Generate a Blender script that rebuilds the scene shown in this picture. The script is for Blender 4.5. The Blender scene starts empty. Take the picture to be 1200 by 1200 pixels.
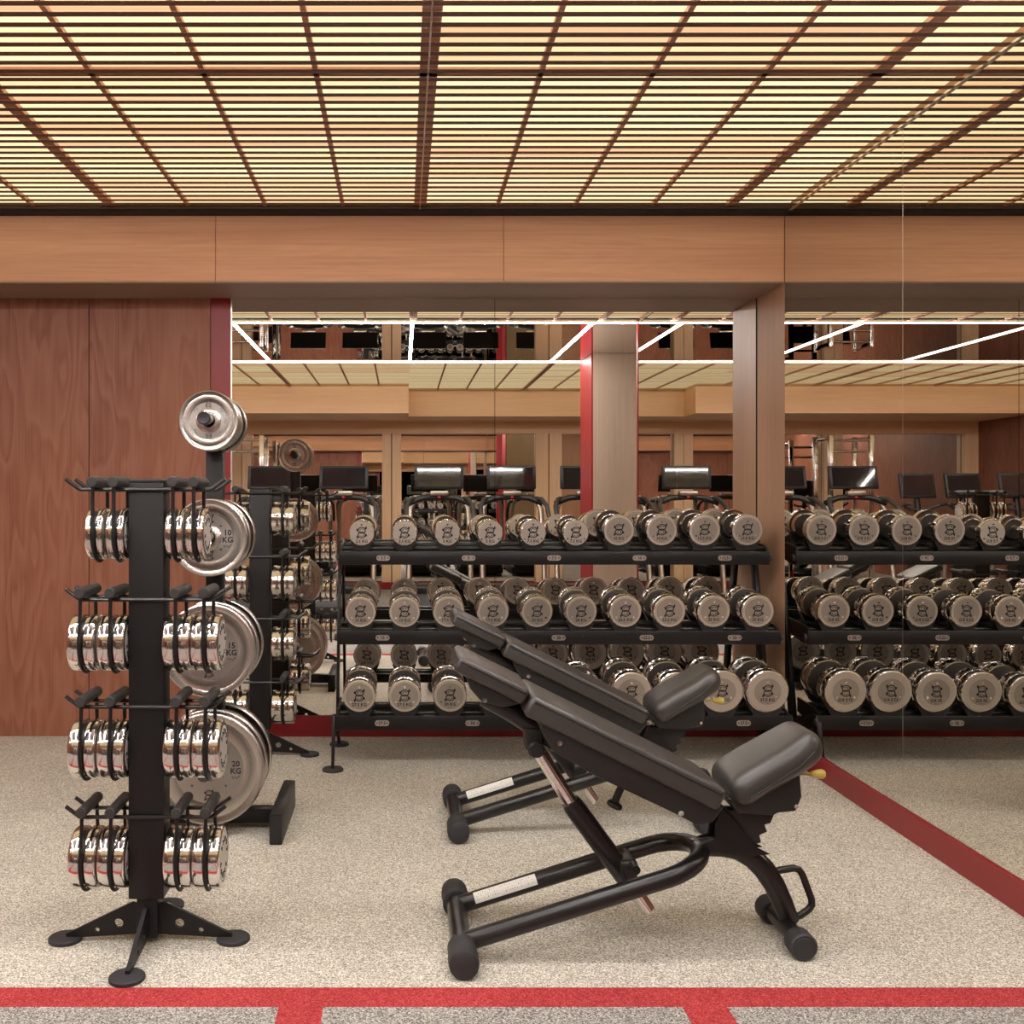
import bpy, bmesh, math, random
from mathutils import Vector, Matrix, Euler
random.seed(7)
PI = math.pi
C = bpy.context.scene.collection
F = 1200.0; VX = 471.0; VY = 584.0; H = 1.28

def P(x, y, Z):
    """photograph position at distance Z -> world (X, Z, height); used only to read off dimensions"""
    return ((x - VX) * Z / F, H - (y - VY) * Z / F)

# ------------------------------------------------------------------ materials
def newmat(name):
    m = bpy.data.materials.new(name); m.use_nodes = True
    nt = m.node_tree
    return m, nt, nt.nodes, nt.links, nt.nodes['Principled BSDF']

def plain(name, col, rough=0.5, metal=0.0, bump=0.0, bscale=400, spec=0.5, aniso=0.0, coat=0.0, var=0.0):
    m, nt, N, L, b = newmat(name)
    b.inputs['Base Color'].default_value = (*col, 1)
    b.inputs['Roughness'].default_value = rough
    b.inputs['Metallic'].default_value = metal
    b.inputs['Specular IOR Level'].default_value = spec
    b.inputs['Coat Weight'].default_value = coat
    tc = N.new('ShaderNodeTexCoord')
    no = N.new('ShaderNodeTexNoise'); no.inputs['Scale'].default_value = bscale; no.inputs['Detail'].default_value = 3
    L.new(tc.outputs['Object'], no.inputs['Vector'])
    if bump > 0:
        bp = N.new('ShaderNodeBump'); bp.inputs['Strength'].default_value = bump; bp.inputs['Distance'].default_value = 0.002
        L.new(no.outputs['Fac'], bp.inputs['Height']); L.new(bp.outputs['Normal'], b.inputs['Normal'])
    if var > 0:
        n2 = N.new('ShaderNodeTexNoise'); n2.inputs['Scale'].default_value = 14; n2.inputs['Detail'].default_value = 4
        L.new(tc.outputs['Object'], n2.inputs['Vector'])
        mr = N.new('ShaderNodeMapRange'); mr.inputs['From Min'].default_value = .3; mr.inputs['From Max'].default_value = .7
        mr.inputs['To Min'].default_value = max(0, rough - var); mr.inputs['To Max'].default_value = rough + var
        L.new(n2.outputs['Fac'], mr.inputs['Value']); L.new(mr.outputs['Result'], b.inputs['Roughness'])
    if aniso > 0:
        b.inputs['Anisotropic'].default_value = aniso
        tg = N.new('ShaderNodeTangent'); tg.direction_type = 'RADIAL'; tg.axis = 'Y'
        L.new(tg.outputs['Tangent'], b.inputs['Tangent'])
    return m

def wood(name, c1, c2, c3, grain='Z', scale=1.0, cathedral=0.0, rough=0.42, seed=0.0, rings=22.0, stretch=.55):
    """c1 light, c2 dark, c3 vein.  grain = axis along which the fibres run"""
    m, nt, N, L, b = newmat(name)
    tc = N.new('ShaderNodeTexCoord')
    mp = N.new('ShaderNodeMapping')
    a, s = 5.5 * scale, stretch * scale
    mp.inputs['Scale'].default_value = {'Z': (a, a, s), 'X': (s, a, a), 'Y': (a, s, a)}[grain]
    mp.inputs['Location'].default_value = (seed, seed * .7, seed * 1.3)
    L.new(tc.outputs['Object'], mp.inputs['Vector'])
    n1 = N.new('ShaderNodeTexNoise'); n1.inputs['Scale'].default_value = 1.0; n1.inputs['Detail'].default_value = 2.0
    L.new(mp.outputs['Vector'], n1.inputs['Vector'])
    # growth rings: contour lines of a smooth field
    mul = N.new('ShaderNodeMath'); mul.operation = 'MULTIPLY'; mul.inputs[1].default_value = rings
    L.new(n1.outputs['Fac'], mul.inputs[0])
    fr = N.new('ShaderNodeMath'); fr.operation = 'FRACT'; L.new(mul.outputs[0], fr.inputs[0])
    rp = N.new('ShaderNodeValToRGB')
    rp.color_ramp.elements[0].position = 0.0; rp.color_ramp.elements[0].color = (0, 0, 0, 1)
    rp.color_ramp.elements[1].position = 0.75; rp.color_ramp.elements[1].color = (1, 1, 1, 1)
    e = rp.color_ramp.elements.new(1.0); e.color = (0, 0, 0, 1)
    L.new(fr.outputs[0], rp.inputs['Fac'])
    # fine fibres
    mp2 = N.new('ShaderNodeMapping')
    a2, s2 = 90.0, 1.6
    mp2.inputs['Scale'].default_value = {'Z': (a2, a2, s2), 'X': (s2, a2, a2), 'Y': (a2, s2, a2)}[grain]
    L.new(tc.outputs['Object'], mp2.inputs['Vector'])
    n2 = N.new('ShaderNodeTexNoise'); n2.inputs['Scale'].default_value = 1.0; n2.inputs['Detail'].default_value = 4
    L.new(mp2.outputs['Vector'], n2.inputs['Vector'])
    # broad tone
    mp3 = N.new('ShaderNodeMapping')
    mp3.inputs['Scale'].default_value = {'Z': (3, 3, .35), 'X': (.35, 3, 7), 'Y': (3, .35, 3)}[grain]
    L.new(tc.outputs['Object'], mp3.inputs['Vector'])
    n3 = N.new('ShaderNodeTexNoise'); n3.inputs['Scale'].default_value = 1.0; n3.inputs['Detail'].default_value = 3
    L.new(mp3.outputs['Vector'], n3.inputs['Vector'])
    r3 = N.new('ShaderNodeMapRange'); r3.inputs['From Min'].default_value = .32; r3.inputs['From Max'].default_value = .68
    L.new(n3.outputs['Fac'], r3.inputs['Value'])
    m1 = N.new('ShaderNodeMix'); m1.data_type = 'RGBA'
    m1.inputs['A'].default_value = (*c1, 1); m1.inputs['B'].default_value = (*c2, 1)
    L.new(r3.outputs['Result'], m1.inputs['Factor'])
    m2 = N.new('ShaderNodeMix'); m2.data_type = 'RGBA'; m2.inputs['B'].default_value = (*c3, 1)
    inv = N.new('ShaderNodeMath'); inv.operation = 'MULTIPLY_ADD'; inv.inputs[1].default_value = -cathedral; inv.inputs[2].default_value = cathedral
    L.new(rp.outputs['Color'], inv.inputs[0])
    L.new(inv.outputs[0], m2.inputs['Factor']); L.new(m1.outputs['Result'], m2.inputs['A'])
    m3 = N.new('ShaderNodeMix'); m3.data_type = 'RGBA'; m3.inputs['B'].default_value = (*c3, 1)
    r2 = N.new('ShaderNodeMapRange'); r2.inputs['From Min'].default_value = .45; r2.inputs['From Max'].default_value = .75
    r2.inputs['To Max'].default_value = .45
    L.new(n2.outputs['Fac'], r2.inputs['Value']); L.new(r2.outputs['Result'], m3.inputs['Factor'])
    L.new(m2.outputs['Result'], m3.inputs['A'])
    L.new(m3.outputs['Result'], b.inputs['Base Color'])
    b.inputs['Roughness'].default_value = rough
    b.inputs['Specular IOR Level'].default_value = 0.3
    return m

def carpet(name, base, dark, light, mixer=0.5):
    m, nt, N, L, b = newmat(name)
    tc = N.new('ShaderNodeTexCoord')
    v = N.new('ShaderNodeTexVoronoi'); v.inputs['Scale'].default_value = 300
    L.new(tc.outputs['Object'], v.inputs['Vector'])
    sp = N.new('ShaderNodeSeparateColor'); L.new(v.outputs['Color'], sp.inputs['Color'])
    r = N.new('ShaderNodeValToRGB'); r.color_ramp.interpolation = 'CONSTANT'
    el = r.color_ramp.elements
    el[0].position = 0; el[0].color = (*dark, 1)
    el[1].position = .22; el[1].color = (*[(a + c) / 2 for a, c in zip(base, dark)], 1)
    x = el.new(.42); x.color = (*base, 1)
    x = el.new(.78); x.color = (*light, 1)
    L.new(sp.outputs['Red'], r.inputs['Fac'])
    n = N.new('ShaderNodeTexNoise'); n.inputs['Scale'].default_value = 3.0; n.inputs['Detail'].default_value = 5
    L.new(tc.outputs['Object'], n.inputs['Vector'])
    mr = N.new('ShaderNodeMapRange'); mr.inputs['From Min'].default_value = .3; mr.inputs['From Max'].default_value = .7
    mr.inputs['To Min'].default_value = .92; mr.inputs['To Max'].default_value = 1.06
    L.new(n.outputs['Fac'], mr.inputs['Value'])
    hs = N.new('ShaderNodeHueSaturation'); L.new(r.outputs['Color'], hs.inputs['Color']); L.new(mr.outputs['Result'], hs.inputs['Value'])
    L.new(hs.outputs['Color'], b.inputs['Base Color'])
    b.inputs['Roughness'].default_value = .95; b.inputs['Specular IOR Level'].default_value = .15
    bp = N.new('ShaderNodeBump'); bp.inputs['Strength'].default_value = .5; bp.inputs['Distance'].default_value = .003
    L.new(v.outputs['Distance'], bp.inputs['Height']); L.new(bp.outputs['Normal'], b.inputs['Normal'])
    return m

def emit(name, col, strength):
    m = bpy.data.materials.new(name); m.use_nodes = True
    nt = m.node_tree; nt.nodes.remove(nt.nodes['Principled BSDF'])
    e = nt.nodes.new('ShaderNodeEmission'); e.inputs['Color'].default_value = (*col, 1); e.inputs['Strength'].default_value = strength
    nt.links.new(e.outputs[0], nt.nodes['Material Output'].inputs['Surface'])
    return m

PANEL = 1.5; LED = 112.0
def panel_mat():
    """backlit timber veneer boards: light comes through each board a little differently"""
    m = bpy.data.materials.new('backlit_veneer'); m.use_nodes = True
    nt = m.node_tree; N = nt.nodes; L = nt.links; N.remove(N['Principled BSDF'])
    tc = N.new('ShaderNodeTexCoord')
    sx = N.new('ShaderNodeSeparateXYZ'); L.new(tc.outputs['Object'], sx.inputs[0])
    q = N.new('ShaderNodeMath'); q.operation = 'MULTIPLY'; q.inputs[1].default_value = 1 / 0.067; L.new(sx.outputs['Y'], q.inputs[0])
    fl = N.new('ShaderNodeMath'); fl.operation = 'FLOOR'; L.new(q.outputs[0], fl.inputs[0])
    q2 = N.new('ShaderNodeMath'); q2.operation = 'MULTIPLY_ADD'; q2.inputs[1].default_value = 1 / 1.524; q2.inputs[2].default_value = 0.94
    L.new(sx.outputs['X'], q2.inputs[0])
    fx = N.new('ShaderNodeMath'); fx.operation = 'FLOOR'; L.new(q2.outputs[0], fx.inputs[0])
    cb = N.new('ShaderNodeCombineXYZ'); L.new(fl.outputs[0], cb.inputs['Y']); L.new(fx.outputs[0], cb.inputs['X'])
    wn = N.new('ShaderNodeTexWhiteNoise'); wn.noise_dimensions = '3D'; L.new(cb.outputs[0], wn.inputs['Vector'])
    mp = N.new('ShaderNodeMapping'); mp.inputs['Scale'].default_value = (.9, 40, 1); L.new(tc.outputs['Object'], mp.inputs['Vector'])
    no = N.new('ShaderNodeTexNoise'); no.inputs['Scale'].default_value = 1; no.inputs['Detail'].default_value = 4; L.new(mp.outputs[0], no.inputs['Vector'])
    ad = N.new('ShaderNodeMath'); ad.operation = 'MULTIPLY_ADD'; ad.inputs[1].default_value = .45; L.new(no.outputs['Fac'], ad.inputs[0])
    ml = N.new('ShaderNodeMath'); ml.operation = 'MULTIPLY'; ml.inputs[1].default_value = .75; L.new(wn.outputs['Value'], ml.inputs[0]); L.new(ml.outputs[0], ad.inputs[2])
    r = N.new('ShaderNodeValToRGB'); el = r.color_ramp.elements
    el[0].position = .22; el[0].color = (.68, .40, .22, 1)
    el[1].position = .78; el[1].color = (.86, .74, .43, 1)
    x = el.new(.45); x.color = (.82, .60, .32, 1)
    L.new(ad.outputs[0], r.inputs['Fac'])
    e = N.new('ShaderNodeEmission'); L.new(r.outputs['Color'], e.inputs['Color']); e.inputs['Strength'].default_value = PANEL
    L.new(e.outputs[0], N['Material Output'].inputs['Surface'])
    return m

def mirror(name, col):
    m, nt, N, L, b = newmat(name)
    b.inputs['Base Color'].default_value = (*col, 1); b.inputs['Metallic'].default_value = 1; b.inputs['Roughness'].default_value = 0.0
    return m

M = {}
M['black'] = plain('black_powder_coat', (.009, .0075, .008), .42, spec=.35, bump=.1, bscale=900)
M['blackgloss'] = plain('black_gloss_paint', (.008, .0065, .007), .28)
M['blackplastic'] = plain('black_plastic', (.012, .011, .011), .45, bump=.1, bscale=700)
M['rubber'] = plain('dark_rubber', (.028, .027, .030), .65, bump=.3, bscale=500)
M['grip'] = plain('knurled_grip', (.03, .028, .027), .55, bump=.5, bscale=1300)
M['pad'] = plain('charcoal_upholstery', (.042, .038, .035), .33, bump=.15, bscale=600, spec=.6)
M['seam'] = plain('black_piping', (.012, .012, .013), .5)
M['chrome'] = plain('polished_steel', (.78, .75, .73), .12, 1.0, var=.03)
M['satin'] = plain('satin_steel', (.50, .465, .44), .27, 1.0, aniso=.7)
M['face'] = plain('brushed_steel_face', (.70, .64, .585), .42, 1.0)
M['facedark'] = plain('brushed_inner_face', (.50, .45, .405), .42, 1.0)
M['kbface'] = plain('pale_printed_face', (.62, .59, .55), .4, .35)
M['headshade'] = plain('dark_grey_head_shade', (.06, .052, .046), .4, .5)  # dark of unlit chrome between dumbbell heads, put into the colour
M['face2'] = plain('brushed_steel_disc', (.42, .385, .36), .38, 1.0, aniso=.5)
M['ink'] = plain('black_engraving', (.012, .010, .010), .6)
M['white'] = plain('white_print', (.75, .73, .68), .5)
M['darksteel'] = plain('dark_recess_steel', (.16, .14, .13), .35, 1.0)
M['gold'] = plain('yellow_plastic', (.62, .47, .10), .35)
M['redplastic'] = plain('red_plastic', (.5, .02, .05), .4)
M['screen'] = plain('black_glass_screen', (.01, .01, .011), .06, coat=1.0)
M['alu'] = plain('dull_aluminium', (.42, .38, .32), .35, 1.0)
M['label'] = plain('nickel_plate', (.52, .46, .43), .38, 1.0)
M['redwall'] = plain('red_lacquer', (.25, .014, .018), .38, bump=.03)
M['redline'] = carpet('red_carpet', (.42, .045, .05), (.26, .025, .028), (.52, .085, .08))
M['carpet'] = carpet('speckled_beige_carpet', (.57, .525, .44), (.27, .245, .21), (.80, .755, .66))
M['greycarpet'] = carpet('speckled_grey_carpet', (.33, .31, .285), (.12, .11, .10), (.55, .52, .48))
M['woodhead'] = wood('pale_beech_veneer', (.66, .355, .205), (.53, .265, .145), (.40, .18, .1), 'X', .8, .12, seed=3)
M['woodcol'] = wood('pink_beech_veneer', (.56, .33, .20), (.42, .235, .14), (.32, .16, .09), 'Z', .8, .10, seed=5)
M['wooddark'] = wood('red_brown_veneer', (.27, .098, .058), (.20, .068, .04), (.36, .165, .105), 'Z', 1.0, .5, rough=.5, seed=1.3, rings=9.0, stretch=1.0)
M['woodopp'] = wood('honey_veneer', (.88, .60, .38), (.80, .52, .31), (.6, .36, .2), 'X', .8, .1, seed=9)
M['woodoppv'] = wood('honey_veneer_upright', (.90, .65, .42), (.82, .55, .34), (.6, .38, .22), 'Z', .8, .1, seed=11)
M['pillar'] = wood('pale_grey_veneer', (.50, .40, .30), (.42, .33, .25), (.34, .25, .18), 'Z', .8, .12, seed=2)
M['slat'] = wood('brown_slat_timber', (.17, .085, .055), (.12, .06, .04), (.08, .04, .025), 'X', 1, .1)
M['joistshade'] = plain('brown_joist_shadow', (.74, .42, .30), .6)  # tone of joist shadows on the lit panel, given as bar colour
M['dark'] = plain('dark_shadow_gap', (.01, .008, .007), .8)
M['panel'] = panel_mat()
M['led'] = emit('white_led', (1.0, .955, .93), LED)
M['mirror'] = mirror('silver_mirror', (.93, .91, .88))
M['mirror2'] = mirror('grey_tinted_mirror', (.80, .77, .72))
M['soffit'] = wood('taupe_soffit_veneer', (.30, .215, .165), (.25, .175, .13), (.2, .13, .1), 'X', .8, .05, seed=4)
M['metalline'] = plain('thin_metal_strip', (.75, .68, .6), .3, 1.0)

# ------------------------------------------------------------------ mesh helpers
class MB:
    def __init__(s): s.bm = bmesh.new()
    def _add(s, fn, mat=None):
        t = bmesh.new(); fn(t)
        if mat is not None: bmesh.ops.transform(t, matrix=mat, verts=t.verts)
        me = bpy.data.meshes.new('tmp'); t.to_mesh(me); t.free(); s.bm.from_mesh(me); bpy.data.meshes.remove(me)
        return s
    def box(s, x0, x1, y0, y1, z0, z1, bev=0.0, seg=2, mat=None):
        def f(t):
            bmesh.ops.create_cube(t, size=1)
            bmesh.ops.scale(t, vec=(x1 - x0, y1 - y0, z1 - z0), verts=t.verts)
            bmesh.ops.translate(t, vec=((x0 + x1) / 2, (y0 + y1) / 2, (z0 + z1) / 2), verts=t.verts)
            if bev > 0: bmesh.ops.bevel(t, geom=t.edges[:], offset=bev, segments=seg, profile=.5, affect='EDGES')
        return s._add(f, mat)
    def prism(s, poly, y0, y1, bev=0.0, seg=2, mat=None, axis='Y'):
        """poly in (x,z) extruded along y"""
        def f(t):
            a = [t.verts.new((p[0], y0, p[1])) for p in poly]; b = [t.verts.new((p[0], y1, p[1])) for p in poly]
            n = len(poly)
            t.faces.new(a); t.faces.new(b[::-1])
            for i in range(n): t.faces.new((a[i], b[i], b[(i + 1) % n], a[(i + 1) % n]))
            bmesh.ops.recalc_face_normals(t, faces=t.faces)
            if bev > 0: bmesh.ops.bevel(t, geom=t.edges[:], offset=bev, segments=seg, profile=.5, affect='EDGES')
            if axis == 'X':  # poly given as (y,z) extruded along x
                for v in t.verts: v.co = Vector((v.co.y, v.co.x, v.co.z))
                bmesh.ops.recalc_face_normals(t, faces=t.faces)
        return s._add(f, mat)
    def tube(s, pts, r, n=10, closed=False, mat=None, flat=1.0, caps=True):
        pts = [Vector(p) for p in pts]
        def f(t):
            m = len(pts); rings = []
            prev = None
            for i, p in enumerate(pts):
                if closed: d = (pts[(i + 1) % m] - pts[i - 1]).normalized()
                elif i == 0: d = (pts[1] - pts[0]).normalized()
                elif i == m - 1: d = (pts[-1] - pts[-2]).normalized()
                else: d = ((pts[i + 1] - p).normalized() + (p - pts[i - 1]).normalized()).normalized()
                if prev is None:
                    up = Vector((0, 0, 1)) if abs(d.z) < .9 else Vector((0, 1, 0))
                    u = d.cross(up).normalized()
                else:
                    u = (prev - d * prev.dot(d)).normalized()
                prev = u; w = d.cross(u)
                rr = r[i] if isinstance(r, (list, tuple)) else r
                rings.append([t.verts.new(p + u * math.cos(2 * PI * k / n) * rr * flat + w * math.sin(2 * PI * k / n) * rr) for k in range(n)])
            rng = range(m) if closed else range(m - 1)
            for i in rng:
                a, b = rings[i], rings[(i + 1) % m]
                for k in range(n): t.faces.new((a[k], a[(k + 1) % n], b[(k + 1) % n], b[k]))
            if not closed and caps: t.faces.new(rings[0][::-1]); t.faces.new(rings[-1])
            bmesh.ops.recalc_face_normals(t, faces=t.faces)
        return s._add(f, mat)
    def lathe(s, prof, axis='Y', n=40, at=(0, 0, 0), mat=None):
        """prof: list of (along, radius)"""
        def f(t):
            rings = []
            for a, r in prof:
                if r < 1e-6: rings.append([t.verts.new((0, a, 0))])
                else: rings.append([t.verts.new((r * math.cos(2 * PI * k / n), a, r * math.sin(2 * PI * k / n))) for k in range(n)])
            for i in range(len(rings) - 1):
                a, b = rings[i], rings[i + 1]
                for k in range(n):
                    k2 = (k + 1) % n
                    if len(a) == 1 and len(b) == 1: continue
                    if len(a) == 1: t.faces.new((a[0], b[k2], b[k]))
                    elif len(b) == 1: t.faces.new((a[k], a[k2], b[0]))
                    else: t.faces.new((a[k], a[k2], b[k2], b[k]))
            bmesh.ops.recalc_face_normals(t, faces=t.faces)
            if axis == 'X':
                bmesh.ops.transform(t, matrix=Matrix.Rotation(-PI / 2, 4, 'Z'), verts=t.verts)
            elif axis == 'Z':
                bmesh.ops.transform(t, matrix=Matrix.Rotation(PI / 2, 4, 'X'), verts=t.verts)
            bmesh.ops.translate(t, vec=at, verts=t.verts)
        return s._add(f, mat)
    def data(s, me, mat=None):
        t = bmesh.new(); t.from_mesh(me)
        if mat is not None: bmesh.ops.transform(t, matrix=mat, verts=t.verts)
        m2 = bpy.data.meshes.new('tmp'); t.to_mesh(m2); t.free(); s.bm.from_mesh(m2); bpy.data.meshes.remove(m2)
        return s

def obj(name, mb, mat, parent=None, org=(0, 0, 0), sharp=35, kind=None, label=None):
    me = bpy.data.meshes.new(name)
    bmesh.ops.translate(mb.bm, vec=(-org[0], -org[1], -org[2]), verts=mb.bm.verts)
    mb.bm.to_mesh(me); mb.bm.free()
    me.materials.append(M[mat])
    if sharp:
        me.shade_smooth(); me.set_sharp_from_angle(angle=math.radians(sharp))
    o = bpy.data.objects.new(name, me); C.objects.link(o)
    if parent: o.parent = parent
    else: o.location = org
    if kind: o['kind'] = kind
    if label: o['label'] = label
    return o

def thing(name, label, cat, loc=(0, 0, 0), rot=(0, 0, 0), group=None):
    o = bpy.data.objects.new(name, None); C.objects.link(o)
    o.location = loc; o.rotation_euler = rot; o['label'] = label; o['category'] = cat
    o.empty_display_size = .1
    if group: o['group'] = group
    return o

def struct(name, mb, mat, sharp=None):
    return obj(name, mb, mat, kind='structure', sharp=sharp)

def dup(root, loc, label=None, rot=None, group=None):
    r = root.copy(); C.objects.link(r); r.location = loc
    if label: r['label'] = label
    if rot is not None: r.rotation_euler = rot
    if group: r['group'] = group
    def rec(src, dst):
        for ch in list(src.children):
            if ch.name.startswith('tmp'): continue
            c = ch.copy(); C.objects.link(c); c.parent = dst; rec(ch, c)
    rec(root, r)
    return r

def curve_mesh(splines, ext):
    cu = bpy.data.curves.new('c', 'CURVE'); cu.dimensions = '2D'; cu.fill_mode = 'BOTH'; cu.extrude = ext
    for pts in splines:
        sp = cu.splines.new('POLY'); sp.points.add(len(pts) - 1); sp.use_cyclic_u = True
        for i, p in enumerate(pts): sp.points[i].co = (p[0], p[1], 0, 1)
    return _to_mesh(cu)

def _to_mesh(cu):
    o = bpy.data.objects.new('c', cu); C.objects.link(o)
    bpy.context.view_layer.update()
    me = bpy.data.meshes.new_from_object(o.evaluated_get(bpy.context.evaluated_depsgraph_get()))
    bpy.data.objects.remove(o); bpy.data.curves.remove(cu)
    return me

_tc = {}
def text_mesh(s, size=1.0, bold=0.03):
    if s in _tc: return _tc[s]
    cu = bpy.data.curves.new('t', 'FONT'); cu.body = s; cu.size = size; cu.align_x = 'CENTER'; cu.align_y = 'CENTER'
    cu.extrude = .01; cu.offset = bold; cu.resolution_u = 2
    me = _to_mesh(cu); _tc[s] = me
    return me

FRONT = Matrix.Rotation(PI / 2, 4, 'X')     # flat xy drawing -> stands up, facing -Y

def arc(cx, cy, r0, r1, a0, a1, n=18):
    o = [(cx + r1 * math.cos(math.radians(a0 + (a1 - a0) * i / n)), cy + r1 * math.sin(math.radians(a0 + (a1 - a0) * i / n))) for i in range(n + 1)]
    i_ = [(cx + r0 * math.cos(math.radians(a0 + (a1 - a0) * i / n)), cy + r0 * math.sin(math.radians(a0 + (a1 - a0) * i / n))) for i in range(n + 1)]
    return o + i_[::-1]

def emblem(mb, cx, cz, h, T=Matrix.Identity(4), y=0.0):
    """two interlocked rings with serifs, height h, in the x-z plane facing -Y"""
    parts = []
    for sg in (1, -1):      # two linked rings, each drawn as two half bands, an inner band, and serifs; the lower half is the upper one turned round
        k_ = lambda pl: [(sg * p[0] * 1.25, sg * p[1]) for p in pl]
        parts += [k_(arc(0, .19, .20, .275, 0, 180)), k_(arc(0, .19, .20, .275, 180, 360)), k_(arc(0, .19, .10, .145, 10, 215, 14)),
                  k_([(.20, .30), (.33, .27), (.33, .50), (.27, .50), (.22, .42)]), k_([(-.34, .30), (-.34, .16), (-.20, .08), (-.20, .26), (-.26, .32)])]
    for i, pl in enumerate(parts):
        me = curve_mesh([pl], .0)
        mb.data(me, T @ Matrix.Translation((cx, y - .00003 * i, cz)) @ FRONT @ Matrix.Scale(h, 4)); bpy.data.meshes.remove(me)

def wave(mb, cx, cz, w, T=Matrix.Identity(4), y=0.0):
    pts = [(-.5, .18), (-.3, -.12), (-.1, .12), (.1, -.15), (.35, .1), (.5, .25)]
    mb.tube([T @ Vector((cx + p[0] * w, y, cz + p[1] * w)) for p in pts], w * .05, 4)

# ------------------------------------------------------------------ room
ZH, ZM, XR, ZC, ZS = 5.11, 5.51, 1.91, 2.702, 2.362
XL, YB = -4.3, -3.6
STR = 2.577, 2.68                                 # red line across the floor

struct('floor', MB().box(XL, 4.3, STR[1], ZM + .1, -.05, 0), 'carpet')
struct('floor', MB().box(XL, 4.3, YB - .2, STR[0], -.05, 0), 'greycarpet')
struct('trim_1', MB().box(XL, 4.3, STR[0], STR[1], -.05, .0), 'redline')
k = 1
for x in (-.31, .706, -1.326, 1.722, -2.342):
    k += 1
    struct('trim_%d' % k, MB().box(x, x + .112, .4, STR[0], -.04, .0012), 'redline')

# back wall: red-brown boards, red stripe, mirrors in the recess
xs = [-1.029 - .655 * i for i in range(6)]
for i in range(5):
    a, b = xs[i + 1] + .002, xs[i] - .002
    struct('wall_back', MB().box(max(a, XL), b, ZM, ZM + .05, 0, ZS, bev=.0015, seg=1), 'wooddark')
struct('wall_back', MB().box(XL, 4.3, ZM + .05, ZM + .12, 0, 2.95), 'dark')
struct('trim_20', MB().box(-1.028, -.92, ZM - .004, ZM + .05, 0, ZS, bev=.002, seg=1), 'redwall')
struct('trim_21', MB().box(-.92, -.914, ZM - .006, ZM + .05, .112, ZS), 'metalline')
struct('wall_mirror_back', MB().box(-.914, .4985, ZM, ZM + .01, .114, ZS), 'mirror')
struct('wall_mirror_back', MB().box(.5015, XR, ZM, ZM + .01, .114, ZS), 'mirror')
struct('baseboard_back', MB().box(-.914, XR, ZM - .012, ZM + .02, 0, .112, bev=.002, seg=1), 'redwall')
# header beam with soffit
xh = [XL, -.93, .507, XR]
for i in range(3):
    struct('wall_header', MB().box(xh[i] + .001, xh[i + 1] - .001, ZH, ZM + .05, ZS, ZC - .012, bev=.0015, seg=1), 'woodhead')
struct('trim_22', MB().box(XL, XR, ZH - .075, ZM, ZC - .012, ZC + .1), 'dark')  # near-black strip painting the shadow in the gap above the header
struct('ceiling_soffit', MB().box(XL, XR - .001, ZH + .004, ZM - .001, ZS - .006, ZS + .0005), 'soffit')
struct('trim_28', MB().box(XR - .004, XR + .001, ZM - .005, ZM + .002, .112, ZS - .007), 'dark')
# return of the recess on the right
struct('wall_return', MB().box(XR, XR + .06, ZH, ZM + .05, 0, ZS), 'woodcol')
struct('wall_right', MB().box(XR + .012, 2.25, 2.74, ZM + .1, 0, 2.95), 'woodcol')
ys = [2.72, 3.905, ZH]
for i in range(2):
    struct('wall_mirror_right', MB().box(XR, XR + .01, ys[i] + .0015, ys[i + 1] - .0015, .102, ZC), 'mirror2')
struct('trim_23', MB().box(XR + .001, XR + .012, 2.72, ZH, .09, ZC), 'metalline')
struct('baseboard_right', MB().box(XR - .012, XR + .012, 2.72, ZH + .01, 0, .1, bev=.002, seg=1), 'redwall')
struct('baseboard_return', MB().box(XR - .012, XR + .001, ZH + .01, ZM - .012, 0, .1, bev=.002, seg=1), 'redwall')
struct('trim_24', MB().box(XR - .004, 2.25, 2.70, 2.74, 0, ZC), 'redwall')
struct('trim_25', MB().box(XR - .008, XR, 2.74, ZH, ZC - .006, ZC + .002), 'metalline')

# slatted, backlit ceilings
def slat_ceiling(x0, x1, y0, y1, name):
    struct(name, MB().box(x0, x1, y0, y1, ZC + .032, ZC + .06), 'panel')
    m = MB(); y = y1 - .002
    while y - .02 > y0:
        m.box(x0, x1, y - .028, y, ZC, ZC + .0014); y -= .067
    struct(name + '_slats', m, 'slat')
    m = MB(); b = MB()
    x = .09 - 1.524 * 4
    while x < x1:
        for q, w in ((0, .048), (.381, .018), (.762, .018), (1.143, .018)):
            X = x + q
            if q == 0 and abs(X - .09) < .01: w = .06
            if x0 + w < X < x1 - w: m.box(X - w / 2, X + w / 2, y0, y1, ZC + .016, ZC + .034)  # bars below the panel stand in for joist shadows cast on it
        x += 1.524
    yy = y0 + (3.45 - 2.74)
    if y0 > 2: m.box(x0, x1, yy - .02, yy + .02, ZC + .016, ZC + .034)
    struct(name + '_joist_shadows', m, 'joistshade')
slat_ceiling(XL, XR, 2.76, ZH - .075, 'ceiling')
slat_ceiling(XL, .085, -2.0, .34, 'ceiling_front')
slat_ceiling(.085, 4.3, -2.5, .34, 'ceiling_front')
struct('trim_26', MB().box(.085, .0905, 2.76, ZH - .075, ZC - .003, ZC + .006), 'metalline')
struct('ceiling_mirror', MB().box(XL, XR, .37, 2.73, ZC, ZC + .02), 'mirror')
struct('ceiling_mirror', MB().box(XR, 4.3, .37, 2.70, ZC, ZC + .02), 'mirror')
struct('ceiling_slab', MB().box(XL, 4.3, YB - .2, ZM + .1, 2.95, 3.0), 'dark')
# white led lines set in the mirrored ceiling
def led(x0, x1, y0, y1):
    m = MB().box(x0, x1, y0, y1, ZC - .006, ZC - .0005)
    return struct('trim_led', m, 'led')
led(XL, XR - .01, 2.725, 2.75); led(XL, 4.2, .345, .37)
for X in (-2.82, -1.37, .083, 1.546): led(X - .0125, X + .0125, .371, 2.724)
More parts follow.
